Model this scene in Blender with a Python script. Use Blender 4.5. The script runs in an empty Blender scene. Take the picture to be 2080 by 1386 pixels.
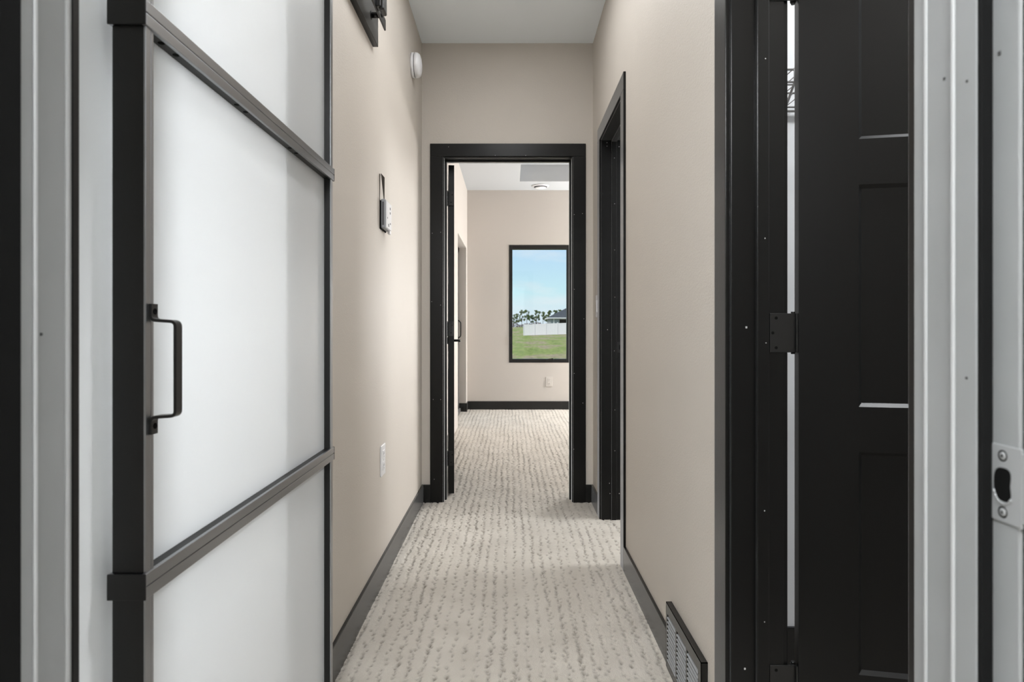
import bpy, bmesh, math, random
import numpy as np
from mathutils import Vector, Matrix

random.seed(7)
rng = np.random.default_rng(11)
S = bpy.context.scene
COL = S.collection
ROOT = {}                      # thing name -> world position its meshes are measured from


# ------------------------------------------------------------------ materials
def _mat(name):
    m = bpy.data.materials.new(name)
    m.use_nodes = True
    nt = m.node_tree
    return m, nt, nt.nodes['Principled BSDF']


def paint(name, col, rough=0.5, spec=0.5, metal=0.0, bump=0.0, bscale=300.0, var=0.0, vscale=4.0, coat=0.0, sheen=0.0):
    m, nt, p = _mat(name)
    p.inputs['Base Color'].default_value = (*col, 1)
    p.inputs['Roughness'].default_value = rough
    p.inputs['Specular IOR Level'].default_value = spec
    p.inputs['Metallic'].default_value = metal
    p.inputs['Coat Weight'].default_value = coat
    p.inputs['Sheen Weight'].default_value = sheen
    p.inputs['Sheen Roughness'].default_value = 0.22
    tc = nt.nodes.new('ShaderNodeTexCoord')
    if var:
        n = nt.nodes.new('ShaderNodeTexNoise')
        n.inputs['Scale'].default_value = vscale
        n.inputs['Detail'].default_value = 3
        nt.links.new(tc.outputs['Object'], n.inputs['Vector'])
        r = nt.nodes.new('ShaderNodeValToRGB')
        r.color_ramp.elements[0].position = 0.3
        r.color_ramp.elements[1].position = 0.7
        r.color_ramp.elements[0].color = (*[c * (1 - var) for c in col], 1)
        r.color_ramp.elements[1].color = (*[min(1, c * (1 + var)) for c in col], 1)
        nt.links.new(n.outputs['Fac'], r.inputs['Fac'])
        nt.links.new(r.outputs['Color'], p.inputs['Base Color'])
    if bump:
        n = nt.nodes.new('ShaderNodeTexNoise')
        n.inputs['Scale'].default_value = bscale
        n.inputs['Detail'].default_value = 2
        nt.links.new(tc.outputs['Object'], n.inputs['Vector'])
        b = nt.nodes.new('ShaderNodeBump')
        b.inputs['Strength'].default_value = bump
        b.inputs['Distance'].default_value = 0.002
        nt.links.new(n.outputs['Fac'], b.inputs['Height'])
        nt.links.new(b.outputs['Normal'], p.inputs['Normal'])
    return m


M_WALL = paint('beige_wall_paint', (0.575, 0.532, 0.480), rough=0.56, spec=0.35, bump=0.35, bscale=210, var=0.012, vscale=3)
M_WALLB = paint('bedroom_wall_paint', (0.572, 0.535, 0.50), rough=0.6, spec=0.3, bump=0.2, bscale=210)
M_WHITE = paint('white_room_paint', (0.74, 0.75, 0.76), rough=0.7, spec=0.3)
M_DIM = paint('entry_room_paint', (0.66, 0.66, 0.65), rough=0.8, spec=0.2)
M_CEIL = paint('ceiling_paint', (0.90, 0.955, 0.995), rough=0.85, spec=0.2, bump=0.15, bscale=160)
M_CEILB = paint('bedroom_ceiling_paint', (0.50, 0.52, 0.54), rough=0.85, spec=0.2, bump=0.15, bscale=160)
M_BLACK = paint('black_trim_paint', (0.0045, 0.0046, 0.0045), rough=0.30, spec=0.26, bump=0.04, bscale=90, sheen=0.8)
M_BASE = paint('black_baseboard_paint', (0.0060, 0.0062, 0.0062), rough=0.26, spec=0.45, bump=0.04, bscale=90, sheen=0.20)
M_DOOR = paint('black_door_paint', (0.0042, 0.0043, 0.0041), rough=0.36, spec=0.27, bump=0.05, bscale=120)
M_GREY = paint('grey_satin_frame', (0.245, 0.25, 0.25), rough=0.33, spec=0.6, bump=0.05, bscale=60, var=0.05, vscale=9)  # even grey of the near door frame
M_ALU = paint('aluminium_grey_sheen', (0.36, 0.37, 0.385), rough=0.30, spec=0.5, metal=1.0)
M_CAP = paint('black_plastic', (0.005, 0.005, 0.005), rough=0.45, spec=0.4)
M_HARD = paint('black_hardware', (0.006, 0.006, 0.006), rough=0.35, spec=0.5)
M_HOLE = paint('hole_dark', (0.003, 0.003, 0.003), rough=0.9, spec=0.1)
M_SPECK = paint('nail_filler', (0.45, 0.45, 0.44), rough=0.8, spec=0.2)
M_DSPECK = paint('paint_nick', (0.05, 0.05, 0.05), rough=0.8, spec=0.2)
M_PLAST = paint('white_plastic', (0.80, 0.80, 0.82), rough=0.35, spec=0.5)
M_PLASTG = paint('light_grey_plastic', (0.55, 0.57, 0.60), rough=0.4, spec=0.5)
M_PLASTD = paint('grey_plastic', (0.27, 0.28, 0.30), rough=0.4, spec=0.5)
M_CREAM = paint('cream_plastic', (0.60, 0.565, 0.53), rough=0.4, spec=0.4)
M_GROOVE = paint('grey_groove', (0.10, 0.10, 0.11), rough=0.8)
M_STRAP = paint('dark_brown_strap', (0.035, 0.028, 0.02), rough=0.7)
M_STEEL = paint('satin_steel', (0.31, 0.315, 0.315), rough=0.36, metal=0.25)
M_REG = paint('dark_grey_register_enamel', (0.06, 0.062, 0.064), rough=0.32, spec=0.6)
M_LOUV = paint('louvre_lit_grey', (0.30, 0.31, 0.32), rough=0.4, spec=0.5)  # lighter grey stands for light caught by the upturned blades
M_WIRE = paint('grey_wire', (0.33, 0.33, 0.33), rough=0.5)
M_VINYL = paint('white_vinyl', (0.72, 0.68, 0.69), rough=0.5)
M_SIDING = paint('grey_siding', (0.30, 0.31, 0.33), rough=0.8)
M_SHINGLE = paint('dark_shingles', (0.055, 0.058, 0.065), rough=0.9, var=0.2, vscale=3)
M_BARK = paint('bark', (0.10, 0.085, 0.07), rough=0.9)
M_LEAF = paint('leaf_green', (0.105, 0.15, 0.035), rough=0.8, var=0.35, vscale=0.6)
M_LEAFP = paint('leaf_pale', (0.17, 0.21, 0.12), rough=0.8, var=0.3, vscale=0.6)
M_BRUSH = paint('dry_brush', (0.16, 0.09, 0.075), rough=0.9, var=0.4, vscale=0.8)


def make_glass(name, fac=0.06):
    m, nt, p = _mat(name)
    nt.nodes.remove(p)
    out = nt.nodes['Material Output']
    t = nt.nodes.new('ShaderNodeBsdfTransparent')
    t.inputs['Color'].default_value = (0.97, 0.985, 0.98, 1)
    g = nt.nodes.new('ShaderNodeBsdfGlossy')
    g.inputs['Roughness'].default_value = 0.02
    f = nt.nodes.new('ShaderNodeFresnel')
    f.inputs['IOR'].default_value = 1.3
    mx = nt.nodes.new('ShaderNodeMixShader')
    nt.links.new(f.outputs['Fac'], mx.inputs['Fac'])
    nt.links.new(t.outputs[0], mx.inputs[1])
    nt.links.new(g.outputs[0], mx.inputs[2])
    nt.links.new(mx.outputs[0], out.inputs['Surface'])
    return m


M_GLASS = make_glass('window_glass')


def make_frost():
    m, nt, p = _mat('frosted_white_glass')
    nt.nodes.remove(p)
    out = nt.nodes['Material Output']
    d = nt.nodes.new('ShaderNodeBsdfDiffuse')
    d.inputs['Color'].default_value = (0.88, 0.90, 0.91, 1)
    t = nt.nodes.new('ShaderNodeBsdfTranslucent')
    t.inputs['Color'].default_value = (0.94, 0.955, 0.965, 1)
    mx = nt.nodes.new('ShaderNodeMixShader')
    mx.inputs['Fac'].default_value = 0.42
    nt.links.new(d.outputs[0], mx.inputs[1])
    nt.links.new(t.outputs[0], mx.inputs[2])
    g = nt.nodes.new('ShaderNodeBsdfGlossy')
    g.inputs['Roughness'].default_value = 0.28
    f = nt.nodes.new('ShaderNodeFresnel')
    f.inputs['IOR'].default_value = 1.45
    mx2 = nt.nodes.new('ShaderNodeMixShader')
    nt.links.new(f.outputs['Fac'], mx2.inputs['Fac'])
    nt.links.new(mx.outputs[0], mx2.inputs[1])
    nt.links.new(g.outputs[0], mx2.inputs[2])
    nt.links.new(mx2.outputs[0], out.inputs['Surface'])
    return m


M_FROST = make_frost()


def make_carpet():
    m, nt, p = _mat('cut_and_loop_carpet')
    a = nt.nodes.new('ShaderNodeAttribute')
    a.attribute_name = 'pit_shade'
    n = nt.nodes.new('ShaderNodeTexNoise')
    n.inputs['Scale'].default_value = 6
    n.inputs['Detail'].default_value = 5
    tc = nt.nodes.new('ShaderNodeTexCoord')
    nt.links.new(tc.outputs['Object'], n.inputs['Vector'])
    r = nt.nodes.new('ShaderNodeValToRGB')
    r.color_ramp.elements[0].position = 0.3
    r.color_ramp.elements[1].position = 0.72
    r.color_ramp.elements[0].color = (0.50, 0.462, 0.407, 1)
    r.color_ramp.elements[1].color = (0.60, 0.560, 0.500, 1)
    nt.links.new(n.outputs['Fac'], r.inputs['Fac'])
    mx = nt.nodes.new('ShaderNodeMix')
    mx.data_type = 'RGBA'
    mx.inputs[7].default_value = (0.095, 0.076, 0.058, 1)  # shade of the pile gaps, put into the colour
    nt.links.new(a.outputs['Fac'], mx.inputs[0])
    nt.links.new(r.outputs['Color'], mx.inputs[6])
    nt.links.new(mx.outputs[2], p.inputs['Base Color'])
    p.inputs['Roughness'].default_value = 0.95
    p.inputs['Specular IOR Level'].default_value = 0.1
    p.inputs['Sheen Weight'].default_value = 0.15
    n2 = nt.nodes.new('ShaderNodeTexNoise')
    n2.inputs['Scale'].default_value = 260
    n2.inputs['Detail'].default_value = 3
    nt.links.new(tc.outputs['Object'], n2.inputs['Vector'])
    b = nt.nodes.new('ShaderNodeBump')
    b.inputs['Strength'].default_value = 0.55
    b.inputs['Distance'].default_value = 0.004
    nt.links.new(n2.outputs['Fac'], b.inputs['Height'])
    nt.links.new(b.outputs['Normal'], p.inputs['Normal'])
    return m


M_CARPET = make_carpet()


def make_lawn():
    m, nt, p = _mat('patchy_lawn')
    tc = nt.nodes.new('ShaderNodeTexCoord')
    mp = nt.nodes.new('ShaderNodeMapping')
    mp.inputs['Scale'].default_value = (0.5, 0.10, 0.5)
    nt.links.new(tc.outputs['Object'], mp.inputs['Vector'])
    n = nt.nodes.new('ShaderNodeTexNoise')
    n.inputs['Scale'].default_value = 1.1
    n.inputs['Detail'].default_value = 8
    n.inputs['Roughness'].default_value = 0.65
    nt.links.new(mp.outputs[0], n.inputs['Vector'])
    r = nt.nodes.new('ShaderNodeValToRGB')
    e = r.color_ramp.elements
    e[0].position = 0.30
    e[0].color = (0.17, 0.21, 0.05, 1)
    e[1].position = 0.75
    e[1].color = (0.33, 0.32, 0.14, 1)
    k = e.new(0.48)
    k.color = (0.26, 0.28, 0.08, 1)
    k = e.new(0.60)
    k.color = (0.34, 0.25, 0.16, 1)
    nt.links.new(n.outputs['Fac'], r.inputs['Fac'])
    n2 = nt.nodes.new('ShaderNodeTexNoise')
    n2.inputs['Scale'].default_value = 9
    n2.inputs['Detail'].default_value = 6
    nt.links.new(mp.outputs[0], n2.inputs['Vector'])
    mx = nt.nodes.new('ShaderNodeMix')
    mx.data_type = 'RGBA'
    mx.blend_type = 'OVERLAY'
    mx.inputs[0].default_value = 0.55
    nt.links.new(r.outputs['Color'], mx.inputs[6])
    nt.links.new(n2.outputs['Fac'], mx.inputs[7])
    nt.links.new(mx.outputs[2], p.inputs['Base Color'])
    p.inputs['Roughness'].default_value = 0.95
    p.inputs['Specular IOR Level'].default_value = 0.1
    return m


M_LAWN = make_lawn()


# ------------------------------------------------------------------ mesh helpers
def box(bm, x0, x1, y0, y1, z0, z1, bev=0.0, seg=2, mi=0):
    x0, x1 = min(x0, x1), max(x0, x1)
    y0, y1 = min(y0, y1), max(y0, y1)
    z0, z1 = min(z0, z1), max(z0, z1)
    v = [bm.verts.new(p) for p in ((x0, y0, z0), (x1, y0, z0), (x1, y1, z0), (x0, y1, z0),
                                   (x0, y0, z1), (x1, y0, z1), (x1, y1, z1), (x0, y1, z1))]
    fs = []
    for q in ((0, 3, 2, 1), (4, 5, 6, 7), (0, 1, 5, 4), (1, 2, 6, 5), (2, 3, 7, 6), (3, 0, 4, 7)):
        f = bm.faces.new([v[i] for i in q])
        f.material_index = mi
        fs.append(f)
    if bev:
        es = list({e for f in fs for e in f.edges})
        bmesh.ops.bevel(bm, geom=es, offset=bev, segments=seg, profile=0.5, affect='EDGES')


def cyl(bm, p0, p1, r, n=20, r2=None, mi=0):
    p0, p1 = Vector(p0), Vector(p1)
    d = p1 - p0
    L = d.length
    rot = Vector((0, 0, 1)).rotation_difference(d.normalized()).to_matrix().to_4x4()
    before = set(bm.faces)
    bmesh.ops.create_cone(bm, cap_ends=True, segments=n, radius1=r, radius2=r if r2 is None else r2, depth=L,
                          matrix=Matrix.Translation((p0 + p1) / 2) @ rot)
    for f in bm.faces:
        if f not in before:
            f.material_index = mi
            f.smooth = len(f.verts) == 4


def lathe(bm, prof, origin, axis, n=40, mi=0):
    """prof: (radius, height along axis)"""
    axis = Vector(axis).normalized()
    rot = Vector((0, 0, 1)).rotation_difference(axis).to_matrix()
    o = Vector(origin)
    rings = []
    for r, h in prof:
        ring = []
        for i in range(n):
            a = 2 * math.pi * i / n
            ring.append(bm.verts.new(o + rot @ Vector((r * math.cos(a), r * math.sin(a), h))))
        rings.append(ring)
    for a, b in zip(rings, rings[1:]):
        for i in range(n):
            f = bm.faces.new((a[i], a[(i + 1) % n], b[(i + 1) % n], b[i]))
            f.smooth = True
            f.material_index = mi
    for ring, rev in ((rings[0], True), (rings[-1], False)):
        f = bm.faces.new(list(reversed(ring)) if rev else ring)
        f.material_index = mi


def sweep_rect(bm, path, y0, y1, t):
    """flat strap: path of (x, z) points in a y = const plane, strap runs y0..y1 wide and t thick"""
    n = len(path)
    secs = []
    for i in range(n):
        a = Vector(path[max(i - 1, 0)])
        b = Vector(path[min(i + 1, n - 1)])
        d = (b - a).normalized()
        nrm = Vector((d.y, -d.x))
        c = Vector(path[i])
        p = c + nrm * t / 2
        q = c - nrm * t / 2
        secs.append([bm.verts.new((p.x, y0, p.y)), bm.verts.new((p.x, y1, p.y)),
                     bm.verts.new((q.x, y1, q.y)), bm.verts.new((q.x, y0, q.y))])
    for s, e in zip(secs, secs[1:]):
        for k in range(4):
            bm.faces.new((s[k], s[(k + 1) % 4], e[(k + 1) % 4], e[k]))
    bm.faces.new(secs[0])
    bm.faces.new(list(reversed(secs[-1])))


def rounded(pts, r, n=5):
    out = [pts[0]]
    for a, b, c in zip(pts, pts[1:], pts[2:]):
        a, b, c = Vector(a), Vector(b), Vector(c)
        u = (a - b).normalized()
        v = (c - b).normalized()
        rr = min(r, (a - b).length * 0.48, (c - b).length * 0.48)
        for i in range(n + 1):
            t = i / n
            p = (b + u * rr) * (1 - t) ** 2 + b * 2 * t * (1 - t) + (b + v * rr) * t ** 2
            out.append((p.x, p.y))
    out.append(pts[-1])
    return out


def link(name, bm, mats, parent=None, origin=(0, 0, 0)):
    bmesh.ops.recalc_face_normals(bm, faces=bm.faces[:])
    o = Vector(origin)
    if o.length:
        bmesh.ops.translate(bm, vec=-o, verts=bm.verts[:])
    me = bpy.data.meshes.new(name)
    bm.to_mesh(me)
    bm.free()
    if not isinstance(mats, (list, tuple)):
        mats = [mats]
    for m in mats:
        me.materials.append(m)
    ob = bpy.data.objects.new(name, me)
    COL.objects.link(ob)
    if parent is not None:
        ob.parent = parent
    return ob


def thing(name, label, cat, loc=(0, 0, 0), rotz=0.0, group=None, kind=None):
    e = bpy.data.objects.new(name, None)
    e.empty_display_size = 0.05
    COL.objects.link(e)
    e.location = loc
    e.rotation_euler = (0, 0, rotz)
    e['label'] = label
    e['category'] = cat
    if group:
        e['group'] = group
    if kind:
        e['kind'] = kind
    return e


def part(name, bm, mats, root, label=None, top=None):
    """world-space mesh as a part of an unrotated thing (top = the thing when root is itself a part)"""
    o = link(name, bm, mats, root, (top or root).location)
    if label:
        o['label'] = label
    return o


def lpart(name, bm, mats, root, label=None):
    o = link(name, bm, mats, root)
    if label:
        o['label'] = label
    return o


def struct(name, bm, mats):
    bb = [v.co.copy() for v in bm.verts]
    c = Vector((sum(v.x for v in bb) / len(bb), sum(v.y for v in bb) / len(bb), min(v.z for v in bb)))
    o = link(name, bm, mats, None, c)
    o.location = c
    o['kind'] = 'structure'
    return o


def boxes(*lst, bev=0.0):
    bm = bmesh.new()
    for b in lst:
        box(bm, *b, bev=bev)
    return bm


# ------------------------------------------------------------------ measured places (metres; camera stands at x = y = 0)
F = 1260.0                 # focal length in pixels of the 2080-wide frame
CX, CY, EYE = 1036.0, 666.0, 1.034
XL, XR = -0.523, 0.492     # hall walls
YE = 3.679                 # end wall of the hall, hall side
HC = 2.722                 # hall ceiling
WT = 0.1185                # wall / jamb depth
YB = 7.85                  # bedroom window wall
XBL = -0.542               # bedroom left wall
BC = 2.775                 # bedroom ceiling
CW, CT, RV = 0.075, 0.0105, 0.006   # casing width, thickness, reveal
HD = 2.043                 # door head height
C1a, C1b = 0.757, 1.381    # closet opening in the right wall
C2a, C2b = 2.715, 3.340    # second opening in the right wall
DXa, DXb = -0.392, 0.3676  # bedroom doorway in the end wall
BBH, BBT = 0.104, 0.0105   # baseboards

# ------------------------------------------------------------------ room shell
RO = 0.019
struct('wall_right', boxes(
    (XR, XR + WT, 0.43, C1a - RO, -0.02, HC + 0.03), (XR, XR + WT, C1b + RO, C2a - RO, -0.02, HC + 0.03),
    (XR, XR + WT, C2b + RO, YE, -0.02, HC + 0.03), (XR, XR + WT, C1a - RO, C1b + RO, HD + RO, HC + 0.03),
    (XR, XR + WT, C2a - RO, C2b + RO, HD + RO, HC + 0.03)), M_WALL)
LO_a, LO_b = 0.80, 1.27    # opening the barn door covers
struct('wall_left', boxes(
    (XL - WT, XL, 0.43, LO_a, -0.02, HC + 0.03), (XL - WT, XL, LO_b, YE, -0.02, HC + 0.03),
    (XL - WT, XL, LO_a, LO_b, 2.06, HC + 0.03)), M_WALL)
struct('wall_far', boxes(
    (-0.70, DXa - RO, YE, YE + WT, -0.02, BC + 0.25), (DXb + RO, 3.6, YE, YE + WT, -0.02, BC + 0.25),
    (DXa - RO, DXb + RO, YE, YE + WT, HD + RO, BC + 0.25)), M_WALL)
# wall the camera looks through (door frame very near the lens)
NX0, NX1 = -0.385, 0.360
NY = 0.538
struct('wall_near', boxes(
    (-2.2, NX0 - RO, 0.436, NY, -0.02, HC + 0.03), (NX1 + RO, 1.6, 0.436, NY, -0.02, HC + 0.03),
    (NX0 - RO, NX1 + RO, 0.436, NY, HD + RO, HC + 0.03)), M_WALL)
struct('wall_camera_room', boxes(
    (-1.72, -1.6, -1.7, 0.538, -0.02, HC + 0.03), (1.6, 1.72, -1.7, 0.538, -0.02, HC + 0.03),
    (-1.72, 1.72, -1.82, -1.7, -0.02, HC + 0.03)), M_DIM)
# closet behind the right wall
KX, KY = 2.1, 1.89
struct('wall_closet', boxes(
    (KX, KX + 0.1, 0.54, KY + 0.1, -0.02, HC + 0.03), (XR + WT, KX, KY, KY + 0.1, -0.02, HC + 0.03),
    (1.6, KX, 0.44, 0.54, -0.02, HC + 0.03)), M_WHITE)
# room behind the second opening
struct('wall_side_room', boxes(
    (2.9, 3.0, 1.99, YE, -0.02, HC + 0.03), (XR + WT, 2.9, 1.99, 2.09, -0.02, HC + 0.03)), M_WHITE)
# room behind the barn door
struct('wall_bath', boxes(
    (-2.2, -2.1, NY, 2.2, -0.02, HC + 0.03),
    (-2.1, XL - WT, 2.1, 2.2, -0.02, HC + 0.03)), M_WHITE)
# bedroom
PYa, PYb, PH = 6.44, 7.647, 2.02    # patio door opening
BT = 0.16
struct('wall_bedroom_left', boxes(
    (XBL - BT, XBL, YE + WT, PYa, -0.02, BC + 0.25), (XBL - BT, XBL, PYb, YB, -0.02, BC + 0.25),
    (XBL - BT, XBL, PYa, PYb, PH, BC + 0.25)), M_WALLB)
WX0, WX1, WZ0, WZ1 = -0.013, 0.756, 0.592, 2.081    # bedroom window
struct('wall_bedroom_far', boxes(
    (XBL - BT, WX0, YB, YB + 0.16, -0.3, BC + 0.25), (WX1, 3.6, YB, YB + 0.16, -0.3, BC + 0.25),
    (WX0, WX1, YB, YB + 0.16, -0.3, WZ0), (WX0, WX1, YB, YB + 0.16, WZ1, BC + 0.25)), M_WALLB)
struct('wall_bedroom_right', boxes((3.5, 3.65, YE + WT, YB, -0.02, BC + 0.25)), M_WALLB)

struct('ceiling', boxes((-2.3, 3.6, -1.85, YE + 0.06, HC, HC + 0.12)), M_CEIL)
TX0, TX1, TY0, TY1, TH = 0.115, 3.0, 4.4, 7.38, 0.20
struct('ceiling_bedroom', boxes(
    (XBL - BT, TX0, YE + WT, YB + 0.16, BC, BC + 0.10), (TX1, 3.65, YE + WT, YB + 0.16, BC, BC + 0.10),
    (TX0, TX1, YE + WT, TY0, BC, BC + 0.10), (TX0, TX1, TY1, YB + 0.16, BC, BC + 0.10),
    (TX0 - 0.05, TX1 + 0.05, TY0 - 0.05, TY0, BC + 0.10, BC + TH + 0.08), (TX0 - 0.05, TX1 + 0.05, TY1, TY1 + 0.05, BC + 0.10, BC + TH + 0.08),
    (TX0 - 0.05, TX0, TY0, TY1, BC + 0.10, BC + TH + 0.08), (TX1, TX1 + 0.05, TY0, TY1, BC + 0.10, BC + TH + 0.08),
    (TX0, TX1, TY0, TY1, BC + TH, BC + TH + 0.08)), M_CEILB)


# ------------------------------------------------------------------ carpet (the floor)
def carpet_grid(x0, x1, y0, y1, dx, dy, seed, gk):
    r = np.random.default_rng(seed)
    nx = int(round((x1 - x0) / dx)) + 1
    ny = int(round((y1 - y0) / dy)) + 1
    xs = np.linspace(x0, x1, nx)
    ys = np.linspace(y0, y1, ny)
    X, Y = np.meshgrid(xs, ys, indexing='ij')
    pitch = 0.0405
    wob = 0.0035 * np.sin(Y * 7.1 + 1.3) + 0.002 * np.sin(Y * 23.0 + np.floor(X / pitch) * 2.1)
    ph = ((X + wob) / pitch) % 1.0
    d = np.abs(ph - 0.5) * pitch            # distance from the row between plush bands
    groove = np.exp(-(d / 0.0065) ** 2)
    H = (0.0010 * (1 - groove) - 0.0007 * groove) * gk
    H += (r.random(X.shape) - 0.5) * (0.0012 + 0.0042 * np.exp(-(d / 0.009) ** 2))
    # soft pile shading undulation
    H += 0.0012 * np.sin(Y * 11 + 2 * np.sin(X * 5)) * np.sin(X * 17 + 1)
    FL = np.zeros_like(X)
    k0 = int(math.floor(x0 / pitch)) - 1
    k1 = int(math.ceil(x1 / pitch)) + 1
    for k in range(k0, k1 + 1):
        xc = (k + 0.5) * pitch
        y = y0
        while y < y1:
            y += r.uniform(0.009, 0.030) * (1.0 + 0.5 * math.sin(y * 3.1 + k))
            ax = max(r.uniform(0.0025, 0.0055), dx * 0.62)
            ay = max(r.uniform(0.003, 0.0085), dy * 0.62)
            px = xc - (0.0035 * math.sin(y * 7.1 + 1.3)) + r.normal(0, 0.0052)
            s = r.uniform(0.4, 1.0)
            i0 = max(0, int((px - 3 * ax - x0) / dx))
            i1 = min(nx, int((px + 3 * ax - x0) / dx) + 2)
            j0 = max(0, int((y - 3 * ay - y0) / dy))
            j1 = min(ny, int((y + 3 * ay - y0) / dy) + 2)
            if i1 <= i0 or j1 <= j0:
                continue
            g = np.exp(-((X[i0:i1, j0:j1] - px) / ax) ** 2 - ((Y[i0:i1, j0:j1] - y) / ay) ** 2)
            H[i0:i1, j0:j1] -= 0.0105 * s * g
            g2 = np.exp(-((X[i0:i1, j0:j1] - px) / (ax * 1.9)) ** 2 - ((Y[i0:i1, j0:j1] - y - ay * 1.2) / (ay * 1.4)) ** 2)
            H[i0:i1, j0:j1] += 0.0022 * s * g2
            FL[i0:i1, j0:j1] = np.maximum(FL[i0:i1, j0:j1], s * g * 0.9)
    H = np.clip(H, -0.012, 0.006) - 0.001
    V = np.stack([X, Y, H], -1).reshape(-1, 3)
    idx = np.arange(nx * ny).reshape(nx, ny)
    Q = np.stack([idx[:-1, :-1], idx[1:, :-1], idx[1:, 1:], idx[:-1, 1:]], -1).reshape(-1, 4)
    return V, Q, FL.reshape(-1)


def build_floor():
    Vs, Qs, Fs, off = [], [], [], 0
    for a in ((XL, XR + 0.16, 1.55, YE + 0.02, 0.0042, 0.0052, 3, 1.0), (-0.66, 1.5, YE + 0.02, YB, 0.0065, 0.0085, 5, 0.45)):
        V, Q, FL = carpet_grid(*a)
        Vs.append(V)
        Qs.append(Q + off)
        Fs.append(FL)
        off += len(V)
    slab = np.array([(-2.2, -1.85, -0.016), (3.6, -1.85, -0.016), (3.6, YB, -0.016), (-2.2, YB, -0.016),
                     (-2.2, -1.85, -0.15), (3.6, -1.85, -0.15), (3.6, YB, -0.15), (-2.2, YB, -0.15)], float)
    q = np.array([(0, 1, 2, 3), (7, 6, 5, 4), (0, 4, 5, 1), (1, 5, 6, 2), (2, 6, 7, 3), (3, 7, 4, 0)]) + off
    Vs.append(slab)
    Qs.append(q)
    Fs.append(np.zeros(8))
    V = np.concatenate(Vs)
    Q = np.concatenate(Qs)
    FL = np.concatenate(Fs)
    me = bpy.data.meshes.new('floor')
    me.vertices.add(len(V))
    me.vertices.foreach_set('co', V.astype(np.float32).ravel())
    me.loops.add(Q.size)
    me.loops.foreach_set('vertex_index', Q.astype(np.int32).ravel())
    me.polygons.add(len(Q))
    me.polygons.foreach_set('loop_start', (np.arange(len(Q)) * 4).astype(np.int32))
    me.polygons.foreach_set('loop_total', np.full(len(Q), 4, np.int32))
    sm = np.ones(len(Q), bool)
    sm[-6:] = False
    me.polygons.foreach_set('use_smooth', sm)
    at = me.attributes.new('pit_shade', 'FLOAT', 'POINT')
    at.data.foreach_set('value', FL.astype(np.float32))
    me.update(calc_edges=True)
    me.validate()
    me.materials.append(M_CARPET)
    o = bpy.data.objects.new('floor', me)
    COL.objects.link(o)
    o['kind'] = 'structure'
    o['label'] = 'beige grey carpet in plush bands with rows of shade-tinted pits'


build_floor()


# ------------------------------------------------------------------ baseboards
def bb(name, *lst):
    struct(name, boxes(*lst, bev=0.0018), M_BASE)


bb('baseboard_left', (XL - 0.004, XL + BBT, 1.26, YE + 0.003, -0.015, BBH))
bb('baseboard_right', (XR - BBT, XR + 0.004, 1.890, C2a - RV - CW, -0.015, BBH),
   (XR - BBT, XR + 0.004, C2b + RV + CW, YE + 0.003, -0.015, BBH), (XR - BBT, XR + 0.004, C1b + RV + CW, 1.541, -0.015, BBH))
bb('baseboard_far', (XL + BBT, DXa - RV - CW, YE - BBT, YE + 0.004, -0.015, BBH),
   (DXb + RV + CW, XR - BBT, YE - BBT, YE + 0.004, -0.015, BBH))
bb('baseboard_bedroom', (XBL, 3.5, YB - BBT, YB + 0.004, -0.015, BBH), (XBL - 0.004, XBL + BBT, PYb - BBT, YB - BBT, -0.015, BBH),
   (XBL - 0.085, XBL - 0.004, PYb - BBT, PYb + 0.004, -0.015, BBH), (XBL - 0.004, XBL + BBT, YE + WT, 5.6, -0.015, BBH))
bb('baseboard_closet', (XR + WT, KX, KY - BBT, KY + 0.004, -0.015, BBH + 0.02))


# ------------------------------------------------------------------ door frames
def px2(x, y, Y):
    return ((x - CX) * Y / F, EYE + (CY - y) * Y / F)


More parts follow.
